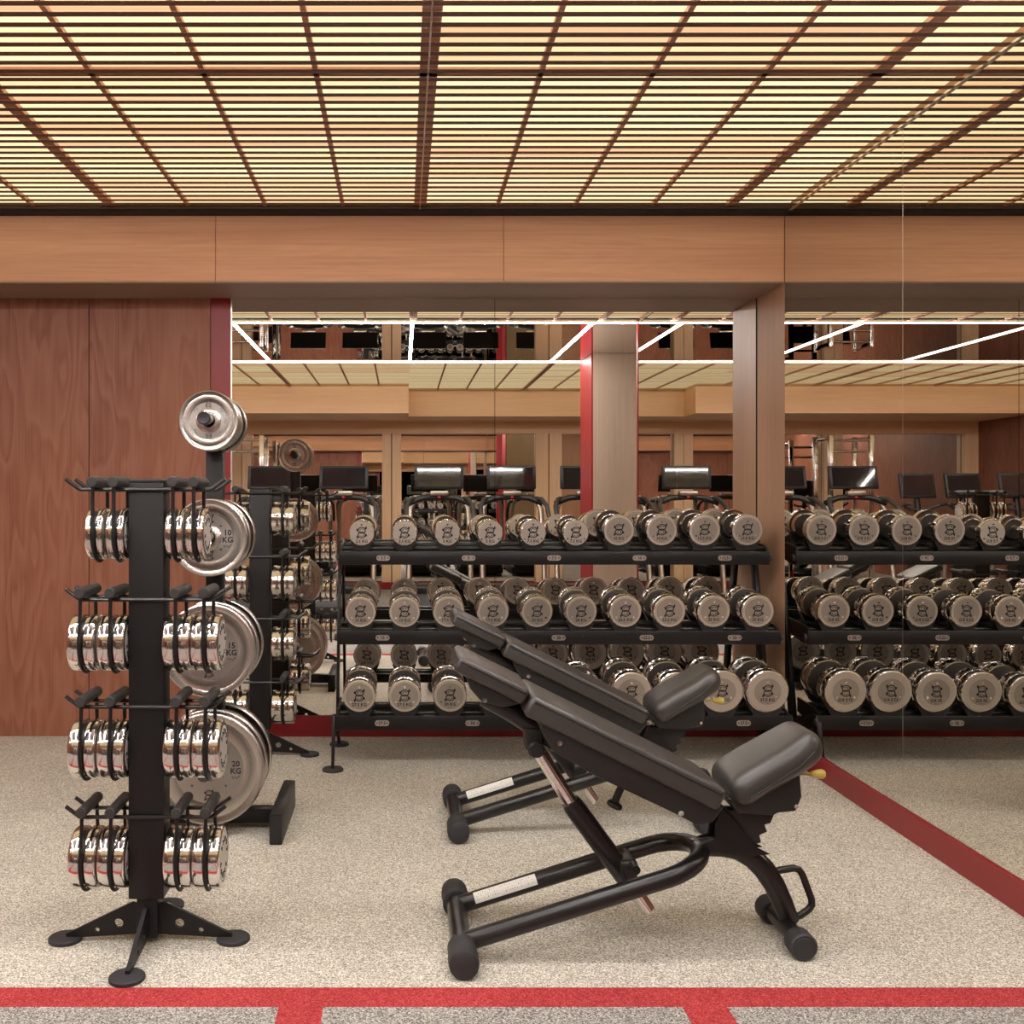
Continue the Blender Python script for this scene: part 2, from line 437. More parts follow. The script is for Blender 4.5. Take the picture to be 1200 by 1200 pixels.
# pillar beside the camera side of the mirror wall
struct('wall_pillar', MB().box(1.875, 2.6, .965, .98, 0, ZC - .001, bev=.002), 'pillar')
struct('wall_pillar', MB().box(1.875, 2.6, .36, .964, 0, ZC - .001, bev=.002), 'pillar')
struct('trim_27', MB().box(1.858, 1.8745, .36, .98, 0, ZC - .002, bev=.002), 'redwall')
# side walls
struct('wall_left', MB().box(XL - .1, XL, YB - .2, ZM + .1, 0, 3.0), 'wooddark')
struct('wall_right', MB().box(4.3, 4.4, YB - .2, ZM + .1, 0, 3.0), 'wooddark')
struct('wall_right', MB().box(2.25, 4.3, 2.74, 2.8, 0, 3.0), 'woodcol')
# wall opposite the mirrors
struct('wall_header_front', MB().box(XL, .085, YB, -2.0, ZS, ZC + .1, bev=.002), 'woodopp')
struct('wall_header_front', MB().box(.085, 4.3, YB, -2.5, ZS, ZC + .1, bev=.002), 'woodopp')
struct('wall_front', MB().box(XL, 4.3, YB - .2, YB - .15, 0, 3.0), 'dark')
yf = -3.4
bays = [(-4.1, -2.39), (-2.12, -.28), (-.01, 1.887), (2.25, 4.15)]
struct('wall_front', MB().box(XL, 4.3, yf - .08, yf, 2.19, ZS, bev=.002), 'woodopp')
edges = [XL] + [v for b_ in bays for v in b_] + [4.3]
for i in range(0, len(edges), 2):
    a, b = edges[i], edges[i + 1]
    mid = (a + b) / 2
    if b - a > .2:
        struct('wall_front', MB().box(a, mid - .006, yf - .08, yf, 0, 2.19, bev=.002), 'woodoppv')
        struct('wall_front', MB().box(mid + .006, b, yf - .08, yf + .02, 0, 2.19, bev=.002), 'woodoppv')
    else:
        struct('wall_front', MB().box(a, b, yf - .08, yf, 0, 2.19, bev=.002), 'woodoppv')
for i, (a, b) in enumerate(bays):
    struct('wall_mirror_front', MB().box(a, b, yf - .1, yf - .09, 0, 2.19), 'mirror' if i else 'mirror2')
struct('baseboard_front', MB().box(XL, 4.3, yf - .001, yf + .03, 0, .1), 'redwall')

# ------------------------------------------------------------------ kettlebell trees
def tree_leg_mesh():
    hole = lambda cx, cy, r: [(cx + r * math.cos(t * PI / 8), cy + r * math.sin(t * PI / 8)) for t in range(16)]
    return curve_mesh([[(.03, .022), (.03, .108), (.05, .112), (.215, .032), (.24, .022), (.24, .012), (.19, .012)][:],
                       hole(.088, .052, .0135), hole(.15, .032, .0075)][:], .006)
TIERS = (.371, .685, .991, 1.305)
def make_tree(loc, label):
    t = thing('kettlebell_tree', label, 'kettlebell rack', loc)
    c = MB(); c.box(-.0505, .0505, -.04, .04, .134, 1.325, bev=.003)
    col = obj('column', c, 'black', t)
    obj('top_cap', MB().box(-.048, .048, -.038, .038, 1.325, 1.335, bev=.003), 'blackplastic', t)
    obj('neck', MB().box(-.03, .03, -.03, .03, .018, .134, bev=.003), 'black', t)
    for a in range(4):
        lm = tree_leg_mesh()
        R = Matrix.Rotation(a * PI / 2, 4, 'Z')
        l = obj('leg', MB().data(lm, R @ FRONT), 'black', t)
        d = R @ Vector((.243, 0, 0))
        obj('foot_disc', MB().lathe([(0, 0), (0, .046), (.002, .048), (.010, .048), (.013, .045), (.013, 0)], 'Z', 32, mat=Matrix.Translation((d.x, d.y, .0)) @ Matrix.Scale(1, 4)), 'rubber', l)
    for z in TIERS:
        for s in (-1, 1):
            m = MB().tube([(-.228, s * .044, z + .03), (-.19, s * .044, z + .002), (-.183, s * .044, z), (.183, s * .044, z), (.19, s * .044, z + .002), (.228, s * .044, z + .03)], .006, 8)
            obj('support_rail', m, 'blackgloss', t)
    return t

def make_kettlebell(R, W, label, loc, group, white=True):
    """origin at the lowest point; body axis along x"""
    t = thing('kettlebell', label, 'kettlebell', loc, group=group)
    g = .012; hz = .149; zc = R + .008
    w = (W - g) / 2
    for s in (-1, 1):
        prof = [(s * g / 2, 0), (s * g / 2, R * .9), (s * (g / 2 + .0015), R - .001), (s * (g / 2 + .004), R), (s * (W / 2 - .006), R),
                (s * (W / 2 - .002), R - .0025), (s * W / 2, R - .006), (s * W / 2, R * .80), (s * (W / 2 - .002), R * .78), (s * (W / 2 - .002), 0)]
        d = obj('weight_disc', MB().lathe(prof, 'X', 44, (0, 0, zc)), 'chrome', t)
        f = obj('face_plate', MB().lathe([(s * (W / 2 - .0025), 0), (s * (W / 2 - .0025), R * .77), (s * (W / 2 - .0005), R * .765), (s * (W / 2 - .0005), 0)][:], 'X', 36, (0, 0, zc)), 'kbface', d)
        m = MB()
        for q in range(14):
            a = 2 * PI * q / 14
            if q % 7 == 6: continue
            rr = R * .58; L_ = R * .09
            a2 = a + .22
            p1 = Vector((s * (W / 2 - .0002), rr * math.cos(a), zc + rr * math.sin(a))); p2 = Vector((s * (W / 2 - .0002), (rr + L_) * math.cos(a2), zc + (rr + L_) * math.sin(a2)))
            p3 = Vector((s * (W / 2 - .0002), (rr - L_) * math.cos(a2), zc + (rr - L_) * math.sin(a2)))
            m.tube([p1, p2], .0018, 4); m.tube([p1, p3], .0018, 4)
        obj('marking', m, 'ink', d)
    obj('core', MB().lathe([(-g / 2, 0), (-g / 2, R * .88), (g / 2, R * .88), (g / 2, 0)], 'X', 32, (0, 0, zc)), 'blackplastic', t)
    ht = zc + hz
    obj('grip', MB().lathe([(-.084, 0), (-.084, .013), (-.082, .0155), (.082, .0155), (.084, .013), (.084, 0)], 'Y', 20, (0, 0, ht)), 'grip', t)
    pts = [(0, -.072, ht), (0, -.072, ht - .02), (0, -.074, ht - .05)]
    rr = R + .004
    a0 = 160
    for i in range(17):
        a = math.radians(a0 + (380 - a0) * i / 16)
        pts.append((0, math.cos(a) * rr, zc + math.sin(a) * rr))
    pts += [(0, .074, ht - .05), (0, .072, ht - .02), (0, .072, ht)]
    obj('strap', MB().tube(pts, .0055, 8), 'black', t)
    return t

TX, TY = -.731, 2.965
make_tree((TX, TY, 0), 'black kettlebell tree with four tiers standing in the left foreground')
T2X, T2Y = -.703, 5.10
make_tree((T2X, T2Y, 0), 'black kettlebell tree standing further back against the mirrored wall')

tn = ['bottom', 'third', 'second', 'top']
specs = {0: (.0865, .078, (-.1735, -.0915, .095, .1765)), 1: (.0835, .078, (-.175, -.0925, .094, .176)),
         2: (.081, .078, (-.178, -.0925, .0915, .172)), 3: (.0745, .052, (-.143, -.083, .084, .143))}
pn = ['outer left', 'inner left', 'inner right', 'outer right']
for ti in range(4):
    R, W, offs = specs[ti]
    proto = None
    # centre heights: grip rests on the rails
    for j, dx in enumerate(offs):
        z0 = TIERS[ti] + .006 + .0155 - (R + .008 + .149)
        lab = 'polished steel kettlebell hanging %s on the %s tier of the near tree' % (pn[j], tn[ti])
        loc = (TX + dx, TY, z0)
        g = 'kettlebells on the near tree'
        if proto is None: proto = make_kettlebell(R, W, lab, loc, g)
        else: dup(proto, loc, lab)
proto = None
for ti in range(4):
    for j, dx in enumerate((-.116, .116)):
        R, W = .083, .112
        z0 = TIERS[ti] + .0215 - (R + .008 + .149)
        lab = 'wide polished kettlebell hanging on the %s side of the %s tier of the far tree' % (('left', 'right')[j], tn[ti])
        loc = (T2X + dx, T2Y, z0)
        if proto is None: proto = make_kettlebell(R, W, lab, loc, 'kettlebells on the far tree')
        else: dup(proto, loc, lab)

# ------------------------------------------------------------------ plate tree
PX, PY = -.728, 4.0
org = (PX, PY, 0)
t = thing('weight_plate_tree', 'black upright weight plate tree standing behind the near kettlebell tree', 'plate rack', org)
obj('post', MB().box(PX - .033, PX + .033, PY - .03, PY + .03, .06, 1.63, bev=.003), 'black', t, org)
for s in (-1, 1):
    fx = PX + s * .262
    f = obj('foot', MB().box(fx - .024, fx + .024, 3.78, 4.25, 0, .112, bev=.004), 'black', t, org)
    obj('foot_cap', MB().box(fx - .023, fx + .023, 3.775, 3.781, .006, .106, bev=.002), 'blackplastic', f, org)
obj('crossbar', MB().box(PX - .24, PX + .24, PY - .03, PY + .03, .02, .075, bev=.003), 'black', t, org)
PZ = {'2.5': (1.575, .113), '10': (1.134, .146), '15': (.708, .177), '20': (.262, .211)}
for kz, (z, r) in PZ.items():
    for s in (-1, 1):
        ln = .235 if s < 0 else .16
        p = obj('peg', MB().lathe([(PY + s * .02, 0), (PY + s * .02, .0225), (PY + s * ln, .0225), (PY + s * ln, 0)], 'Y', 20, (PX, 0, z)), 'chrome', t, org)
        obj('end_cap', MB().lathe([(PY + s * (ln - .012), .0225), (PY + s * (ln - .012), .0242), (PY + s * (ln + .008), .0242), (PY + s * (ln + .012), .021), (PY + s * (ln + .003), 0)], 'Y', 20, (PX, 0, z)), 'rubber', p, org)

def make_plate(kg, r, th, label, loc, group):
    t = thing('weight_plate', label, 'weight plate', loc, group=group)
    # centre-line ring: rim, bevel, recessed disc, hub; both faces alike; a 30 mm bore
    b = .0255
    def half(s):
        return [(s * th * .32, b), (s * th * .58, b), (s * th * .58, .030), (s * th * .48, .040), (s * th * .34, .046), (s * th * .30, .048), (s * th * .30, r * .62), (s * th * .33, r * .64),
                (s * th * .38, r * .80), (s * th * .34, r * .86), (s * th * .42, r * .90), (s * th * .46, r * .97), (s * th * .38, r)]
    prof = half(-1) + half(1)[::-1]
    m = MB().lathe(prof, 'Y', 72)
    m.lathe([(-th * .32, b), (th * .32, b)], 'Y', 24)
    d = obj('disc', m, 'satin', t, sharp=20)
    for s in (-1, 1):
        T = Matrix.Identity(4) if s < 0 else Matrix.Rotation(PI, 4, 'Z')
        y = -th * .305
        f = obj('inner_face', MB().lathe([(s * th * .301, .0475), (s * th * .302, r * .615)], 'Y', 60), 'face2', d)
        mk = MB()
        if kg == '2.5':
            tm = text_mesh('2.5', 1); t2 = text_mesh('KG', 1)
            for ang in (0, PI):
                R_ = Matrix.Rotation(ang, 4, 'Y')
                mk.data(tm, T @ Matrix.Translation((0, y, 0)) @ R_ @ Matrix.Translation((0, 0, r * .62)) @ FRONT @ Matrix.Scale(.017, 4))
                mk.data(t2, T @ Matrix.Translation((0, y, 0)) @ R_ @ Matrix.Translation((0, 0, r * .49)) @ FRONT @ Matrix.Scale(.017, 4))
            for a in (50, 90, 130, 230, 310):
                q = math.radians(a)
                mk.tube([T @ Vector((math.sin(q - .12) * r * .55, y, math.cos(q - .12) * r * .55)), T @ Vector((math.sin(q) * r * .62, y, math.cos(q) * r * .62)),
                         T @ Vector((math.sin(q + .05) * r * .5, y, math.cos(q + .05) * r * .5)), T @ Vector((math.sin(q + .14) * r * .58, y, math.cos(q + .14) * r * .58))], .0012, 4)
        else:
            x = r * .48
            mk.data(text_mesh(kg), T @ Matrix.Translation((x, y, .018)) @ FRONT @ Matrix.Scale(.030, 4))
            mk.data(text_mesh('KG'), T @ Matrix.Translation((x, y, -.009)) @ FRONT @ Matrix.Scale(.030, 4))
            wave(mk, x, -.033, .03, T, y)
            for sz in (1, -1): emblem(mk, 0, sz * r * .47, .042, T, y - .0003)
        obj('marking', mk, 'ink', d)
        bl = MB()
        if kg != '2.5':
            for a in range(45, 360, 90):
                q = math.radians(a)
                bl.lathe([(s * th * .30, 0), (s * th * .30, .005), (s * (th * .30 + .003), .004), (s * (th * .30 + .003), .002), (s * (th * .30 + .001), 0)], 'Y', 12, (math.cos(q) * r * .43, 0, math.sin(q) * r * .43))
            obj('bolt_heads', bl, 'darksteel', d)
    return t
for kg, th, n in (('2.5', .028, 2), ('10', .034, 1), ('15', .038, 1), ('20', .042, 1)):
    z, r = PZ[kg]
    zz = z - .0023 if True else z
    fronts = [3.86] if n == 1 else [3.85, 3.885]
    zl = {'2.5': 'highest pegs', '10': 'second pegs from the top', '15': 'third pegs from the top', '20': 'lowest pegs'}[kg]
    p = make_plate(kg, r, th, '', (PX, fronts[0] + .015, zz), 'steel weight plates on the plate tree')
    if n == 2: p['label'] = 'small polished 2.5 KG weight plate at the front of the plate tree'
    else: p['label'] = 'steel %s KG plate at the front of the %s' % (kg, zl)
    if n == 2:
        dup(p, (PX, fronts[1] + .015, zz), 'small steel weight plate directly behind the frontmost 2.5 KG plate')
        dup(p, (PX, 3.935, zz), 'small steel weight plate nearest the front of the post, third in line')
        dup(p, (PX, 4.07, zz), 'small steel weight plate on the rear side of the post, facing the mirror')
    else:
        dup(p, (PX, 3.945, zz), 'second %s KG steel plate, tucked between the front one and the post' % kg)
        dup(p, (PX, 4.07, zz), '%s KG steel plate on the rear side of the post, facing the mirror' % kg)

# ------------------------------------------------------------------ dumbbell rack
S = .2141; X0 = -.201
ROWS = [  # y of front faces, base height, fascia centre height, pairs
    (4.84, .267, .215, [('27.5', .079, .29), ('30', .081, .29), ('32.5', .089, .30), ('35', .098, .30), ('37.5', .1015, .30)]),
    (4.97, .652, .602, [('15', .0763, .27), ('17.5', .078, .27), ('20', .0775, .27), ('22.5', .079, .275), ('25', .080, .28)]),
    (5.12, 1.041, .981, [('2.5', .0640, .22), ('5', .0645, .23), ('7.5', .0655, .24), ('10', .079, .25), ('12.5', .080, .26)])]
TILT = math.radians(5.5)
rorg = (.76, 5.1, 0)
rack = thing('dumbbell_rack', 'long black three-tier dumbbell rack in front of the mirrored recess', 'dumbbell rack', rorg)
RX0, RX1 = -.305, 1.835
def yz(y, z, dy, dz):  # offset in the tilted frame of a tier
    return y + dy * math.cos(TILT) - dz * math.sin(TILT), z + dy * math.sin(TILT) + dz * math.cos(TILT)
tname = ['bottom', 'middle', 'top']
for ri, (yf_, zb, zf, pairs) in enumerate(ROWS):
    fas = obj('tray_fascia', MB().box(RX0 - .01, RX1 + .01, yf_ + .012, yf_ + .05, zf - .034, zf + .034, bev=.004), 'black', rack, rorg)
    for ex in (RX0 - .012, RX1 + .012):
        s = -1 if ex < 0 else 1
        obj('end_cap', MB().lathe([(0, 0), (0, .018), (s * .008, .018), (s * .012, .014), (s * .012, 0)], 'X', 20, (ex, yf_ + .03, zf)), 'rubber', fas, rorg)
    for dy in (.06, .20):
        y_, z_ = yz(yf_, zb, dy, -.020)
        obj('tray_tube', MB().tube([(RX0, y_, z_), (RX1, y_, z_)], .011, 12), 'blackgloss', rack, rorg)
    y_, z_ = yz(yf_, zb, .25, -.045)
    obj('rear_rail', MB().box(RX0, RX1, y_ - .015, y_ + .015, z_ - .03, z_ + .02, bev=.003), 'black', rack, rorg)
    for ex in (RX0 - .006, RX1 - .006):
        a = yz(yf_, zb, .0, -.02); b = yz(yf_, zb, .29, -.01)
        poly = [(yf_ + .02, zf - .034), (yf_ + .02, zb - .015), (yf_ + .07, zb + .005), b, (b[0], b[1] - .07), (yf_ + .10, zf - .034)]
        obj('side_bracket', MB().prism(poly, ex, ex + .012, bev=.002, axis='X'), 'black', rack, rorg)
    # number plates
    for pi_, (kg, r, ln) in enumerate(pairs):
        cx = X0 + S * (2 * pi_ + .5) + (.0 if pi_ < 6 else 0)
        w, h = .034, .0155 / 1.15
        pl = [(cx + sx * (w - h) * 1.0 + h * math.cos(a), zf + h * math.sin(a)) for sx, rng in ((1, range(-90, 91, 15)), (-1, range(90, 271, 15))) for a in [math.radians(q) for q in rng]]
        pl = [(cx + (1 if i < 13 else -1) * (w - h) + h * math.cos(math.radians(([*range(-90, 91, 15)] + [*range(90, 271, 15)])[i])), zf + h * math.sin(math.radians(([*range(-90, 91, 15)] + [*range(90, 271, 15)])[i]))) for i in range(26)]
        np_ = obj('number_plate', MB().prism(pl, yf_ + .0095, yf_ + .0125), 'label', rack, rorg)
        mk = MB().data(text_mesh(kg), Matrix.Translation((cx, yf_ + .0092, zf)) @ FRONT @ Matrix.Scale(.020, 4))
        for sx in (-1, 1): mk.lathe([(yf_ + .009, 0), (yf_ + .009, .0035), (yf_ + .0096, .0035)], 'Y', 10, (cx + sx * .0235, 0, zf))
        obj('plate_number', mk, 'ink', np_, rorg)
    # cradles
    for i in range(10):
        kg, r, ln = pairs[i // 2]
        cx = X0 + S * i
        m = MB()
        T = Matrix.Translation((cx, yf_, zb)) @ Matrix.Rotation(TILT, 4, 'X')
        for (a, b) in ((.012, .05), (ln - .055, ln - .012)):
            ri_, ro = r + .0015, r + .006
            inner = [(ri_ * math.cos(math.radians(q)), r + ri_ * math.sin(math.radians(q))) for q in range(218, 323, 8)]
            poly = inner + [(inner[-1][0] + .006, inner[-1][1] - .003), (r * .55, -.022), (-r * .55, -.022), (inner[0][0] - .006, inner[0][1] - .003)]
            m.prism(poly, a, b, mat=T)
        m.box(-r * .5, r * .5, .05, ln - .055, -.024, -.014, mat=T)
        obj('cradle', m, 'blackplastic', rack, rorg)
# end frames
for ex, s in ((RX0 - .02, -1), (RX1 + .008, 1)):
    w = .014 if s < 0 else .022
    prof = [(5.17, .02), (5.24, .02), (5.30, .30), (5.38, 1.03), (5.44, 1.10), (5.37, 1.10), (5.30, 1.0), (5.235, .60)]
    obj('upright', MB().prism([(5.13, .10), (5.20, .09), (5.30, .60), (5.42, 1.05), (5.36, 1.06), (5.24, .62)], ex - w / 2, ex + w / 2, bev=.003, axis='X'), 'black', rack, rorg)
    obj('rear_leg', MB().prism([(5.13, .12), (5.20, .12), (5.335, .012), (5.295, .012)], ex - w / 2, ex + w / 2, bev=.002, axis='X'), 'black', rack, rorg)
    obj('front_leg', MB().prism([(4.86, .25), (4.90, .25), (5.2, .16), (5.2, .09), (4.90, .18), (4.828, .012), (4.80, .012)], ex - w / 2, ex + w / 2, bev=.002, axis='X'), 'black', rack, rorg)
    for fy in (4.815, 5.315):
        obj('foot_disc', MB().lathe([(0, 0), (0, .050), (.008, .050), (.013, .044), (.013, 0)], 'Z', 30, (0, 0, 0), Matrix.Translation((ex, fy, 0))), 'rubber', rack, rorg)

def make_dumbbell(kg, r, ln, big, label, loc):
    t = thing('dumbbell', label, 'dumbbell', loc, (TILT, 0, 0), 'steel dumbbells on the rack')
    hl = ln * (.33 if big else .25)
    obj('handle', MB().lathe([(hl - .002, .016), (hl + .02, .017), (ln / 2, .0185), (ln - hl - .02, .017), (ln - hl + .002, .016)], 'Y', 20, (0, 0, r)), 'chrome', t)
    for s in (0, 1):
        def yy(v): return v if s == 0 else ln - v
        if big:
            prof = [(0, 0), (0, r * .80), (0, r * .95), (.003, r * .99), (.006, r), (hl * .38, r), (hl * .40, r * .965), (hl * .46, r * .965), (hl * .48, r), (hl * .93, r), (hl * .97, r * .985), (hl, r * .95), (hl, r * .30), (hl, 0)]
        else:
            prof = [(0, 0), (0, r * .93), (.002, r * .97), (.006, r), (hl * .55, r), (hl * .62, r * .96), (hl * .98, r * .78), (hl, r * .74), (hl, 0)]
        m = MB().lathe([(yy(a), b) for a, b in prof], 'Y', 48, (0, 0, r))
        if big:  # flutes around the rim
            for q in range(24):
                a = 2 * PI * q / 24
                m.box(-.0035, .0035, min(yy(hl * .52), yy(hl * .9)), max(yy(hl * .52), yy(hl * .9)), r - .0025, r + .0012, bev=.001, seg=1, mat=Matrix.Translation((0, 0, r)) @ Matrix.Rotation(a, 4, 'Y'))
        h = obj('head', m, 'chrome', t, sharp=25)
        pr = min(.0625, r * .88)
        T = Matrix.Identity(4) if s == 0 else Matrix.Translation((0, ln, 0)) @ Matrix.Rotation(PI, 4, 'Z')
        sg = -1 if s == 0 else 1
        y0 = 0 if s == 0 else ln
        obj('end_face', MB().lathe([(y0 + sg * .0004, 0), (y0 + sg * .0004, r * .93), (y0, r * .935)], 'Y', 48, (0, 0, r)), 'face', h)
        if pr < r * .85: obj('inner_face', MB().lathe([(y0 + sg * .0006, 0), (y0 + sg * .0006, pr)], 'Y', 40, (0, 0, r)), 'facedark', h)
        cy_ = yy(hl)
        cp = [(yy(hl + .0012), .017), (yy(hl + .0012), r * (.90 if big else .735))] + ([(yy(hl * .985), r * .975)] if big else [(yy(hl * .63), r * .962)])
        obj('inner_head_shade', MB().lathe([(a_, b_ + .0004) for a_, b_ in cp], 'Y', 48, (0, 0, r)), 'headshade', h)  # dark skin painting the shade on the chrome head's inner side
        mk = MB()
        emblem(mk, 0, r + .004, .062, T, -.0009)
        mk.data(text_mesh(kg + ' KG'), T @ Matrix.Translation((0, -.0007, r - .0405)) @ FRONT @ Matrix.Scale(.0205, 4))
        wave(mk, 0, r - .0545, .018, T, -.0007)
        if pr < r * .85: mk.tube([T @ Vector((pr * math.cos(2 * PI * i / 48), -.0004, r + pr * math.sin(2 * PI * i / 48))) for i in range(48)], .0004, 4, closed=True)
        obj('marking', mk, 'ink', h)
        b = MB()
        for (sx, sz) in ((0, .044), (-.042, -.028), (.042, -.028)):
            b.lathe([(y0, .0055), (y0 + sg * .002, .005), (y0 + sg * .002, .0025), (y0 + sg * .001, .002), (y0 + sg * .001, 0)], 'Y', 12, (sx if s == 0 else -sx, 0, r + sz))
        obj('screw_heads', b, 'chrome', h)
    return t
for ri, (yf_, zb, zf, pairs) in enumerate(ROWS):
    for pi_, (kg, r, ln) in enumerate(pairs):
        lab = 'steel %s KG dumbbell on the ' + tname[ri] + ' tier, %s one of its pair'
        x = X0 + S * 2 * pi_
        p = make_dumbbell(kg, r, ln, ri < 2, lab % (kg, 'left'), (x, yf_, zb))
        dup(p, (x + S, yf_, zb), lab % (kg, 'right'))

# ------------------------------------------------------------------ adjustable benches
def bench(label):
    o = (.65, 2.97, 0)
    t = thing('weight_bench', label, 'weight bench', o, group='adjustable benches')
    cy = 2.97; k = 2.97 / 1200
    W = lambda x, y, Z=2.97: P(x, y, Z)
    fb = obj('foot_bar', MB().tube([(.165, 2.75, .045), (.165, 3.20, .045)], .029, 20), 'blackgloss', t, o)
    for a, b in ((2.71, 2.82), (3.235, 3.125)):
        s = 1 if b > a else -1
        obj('rubber_foot', MB().lathe([(a, 0), (a, .034), (a + s * .004, .040), (a + s * .045, .042), (a + s * .05, .040), (b, .040), (b, .028)], 'Y', 28, (.165, 0, .042)), 'rubber', fb, o)
    pts = [(.18, 2.84, .052), (.735, 2.84, .226)]
    for i in range(1, 12):
        a = -PI / 2 + PI * i / 12
        pts.append((.735 + .125 * math.cos(a), cy + .13 * math.sin(a), .226 + .125 * math.cos(a) * .314))
    pts += [(.735, 3.10, .226), (.18, 3.10, .052)]
    uf = obj('base_frame', MB().tube(pts, .0265, 20), 'blackgloss', t, o)
    # printed sticker on the far tube
    m = MB(); n = 8
    def stick(t_):
        v0, v1 = Vector((.18, 3.10, .052)), Vector((.735, 3.10, .226)); d = (v1 - v0).normalized()
        c = v0 + (v1 - v0) * t_; u = Vector((0, -1, 0)); w = u.cross(d) * -1
        w = Vector((-d.z, 0, d.x))
        return [c + (u * math.cos(a) + w * math.sin(a)) * .0270 for a in [math.radians(-5 + 75 * i / n) for i in range(n + 1)]]
    a_, b_ = stick(.075), stick(.41)
    va = [m.bm.verts.new(p) for p in a_]; vb = [m.bm.verts.new(p) for p in b_]
    for i in range(n): m.bm.faces.new((va[i], vb[i], vb[i + 1], va[i + 1]))
    st = obj('warning_sticker', m, 'white', t, o, label='white printed sticker along the frame tube')
    m = MB(); rnd = random.Random(3)
    for q in range(26):
        tt = .09 + .31 * q / 26; c = stick(tt)
        for j in (2, 4, 6):
            if rnd.random() < .6: m.tube([c[j] + Vector((0, -.0002, .0001)), c[j] + (c[j + 1] - c[j]) * rnd.uniform(.3, .9) + Vector((0, -.0002, .0001))], .0007, 4)
    obj('sticker_print', m, 'ink', st, o)
    # curved rear spine
    sp = [(.845, .262), (.885, .270), (.93, .271), (.975, .262), (1.015, .240), (1.05, .205), (1.08, .160), (1.105, .105), (1.125, .052)]
    rl = obj('rear_leg', MB().tube([(x, cy, z) for x, z in sp], [.026, .028, .030, .031, .032, .032, .031, .030, .028], 18, flat=.85), 'blackgloss', t, o)
    ax = obj('wheel_bar', MB().tube([(1.112, 2.87, .042), (1.112, 3.08, .042)], .026, 16), 'blackgloss', t, o)
    for a, b in ((2.825, 2.885), (3.125, 3.065)):
        s = 1 if b > a else -1
        obj('wheel', MB().lathe([(a, 0), (a, .026), (a + s * .002, .028), (a + s * .002, .031), (a, .033), (a + s * .006, .038), (b - s * .006, .038), (b, .034), (b, .026)], 'Y', 28, (1.112, 0, .0385)), 'rubber', ax, o)
    obj('carry_handle', MB().tube([(1.088, cy, .200), (1.135, cy, .208), (1.152, cy, .203), (1.162, cy, .188), (1.188, cy, .118), (1.189, cy, .102), (1.18, cy, .088), (1.155, cy, .070), (1.115, cy, .064)], .0105, 12), 'blackgloss', t, o)
    # main bracket
    br = [P(x, y, 2.93) for x, y in ((846, 948), (858, 956), (886, 993), (904, 1002), (872, 1006), (840, 1000), (822, 1003), (824, 990), (838, 985), (840, 965))]
    obj('seat_bracket', MB().prism(br, cy - .035, cy - .027, bev=.002).prism(br, cy + .027, cy + .035, bev=.002), 'black', t, o)
    rk = [P(x, y, 2.97) for x, y in ((848, 946), (905, 950), (900, 962), (893, 964), (896, 972), (887, 976), (889, 984), (880, 988), (872, 984), (860, 968))]
    obj('angle_ratchet', MB().prism(rk, cy - .022, cy + .022, bev=.002), 'blackplastic', t, o)
    # backrest
    ang = math.atan2(.725 - .462, .895 - .369)
    def slab(A, B, th, y0, y1, bev, seg=4):
        A = Vector((A[0], 0, A[1])); B = Vector((B[0], 0, B[1])); L_ = (B - A).length; a = math.atan2(A.z - B.z, B.x - A.x)
        return MB().box(0, L_, y0, y1, -th, 0, bev=bev, seg=seg, mat=Matrix.Translation(A) @ Matrix.Rotation(a, 4, 'Y'))
    def seamline(A, B, off, y0, y1, inset):
        A = Vector((A[0], 0, A[1])); B = Vector((B[0], 0, B[1])); d = (B - A).normalized(); nrm = Vector((d.z, 0, -d.x)) if d.z * 0 + -d.x < 0 else Vector((-d.z, 0, d.x))
        p = A + nrm * off; q = B + nrm * off; c = inset
        return MB().tube([Vector((p.x, y0 + c, p.z)) + d * 0, Vector((p.x, y0, p.z)) + d * c, Vector((q.x, y0, q.z)) - d * c, Vector((q.x, y0 + c, q.z)),
                          Vector((q.x, y1 - c, q.z)), Vector((q.x, y1, q.z)) - d * c, Vector((p.x, y1, p.z)) + d * c, Vector((p.x, y1 - c, p.z))], .0028, 6, closed=True)
    A, B = (.363, .738), (.902, .470)
    bp = obj('backrest_pad', slab(A, B, .064, 2.825, 3.115, .015, 4), 'pad', t, o, sharp=60)
    obj('piping', seamline(A, B, .016, 2.8245, 3.1155, .014), 'seam', bp, o)
    sh = [P(x, y, 2.85) for x, y in ((629, 838), (635, 858), (650, 882), (700, 911), (796, 956), (818, 968), (836, 964), (850, 945))]
    bs = obj('backrest_shell', MB().prism(sh, 2.848, 3.092, bev=.008, seg=3), 'blackplastic', t, o)
    A, B = (.163, .843), (.360, .746)
    hp = obj('head_pad', slab(A, B, .048, 2.845, 3.095, .014, 4), 'pad', t, o, sharp=60)
    obj('piping', seamline(A, B, .014, 2.8445, 3.0955, .012), 'seam', hp, o)
    sh = [P(x, y, 2.87) for x, y in ((542, 779), (550, 806), (564, 822), (590, 829), (618, 823), (612, 815))]
    hs_ = obj('head_pad_shell', MB().prism(sh, 2.865, 3.075, bev=.006, seg=3), 'blackplastic', t, o)
    for (x, y, Z, par) in ((656, 871, 2.846, bs), (798, 953, 2.846, bs), (568, 821, 2.863, hs_)):
        X_, Z_ = P(x, y, Z)
        obj('bolt', MB().lathe([(Z, 0), (Z, .0035), (Z - .002, .004), (Z - .002, .0075), (Z + .004, .0078)], 'Y', 14, (X_, 0, Z_)), 'chrome', par, o)
    obj('backrest_arm', MB().tube([(.235, cy, .700), (.33, cy, .655), (.45, cy, .578), (.60, cy, .50)], [.022, .030, .033, .03], 16, flat=.9), 'blackgloss', t, o)
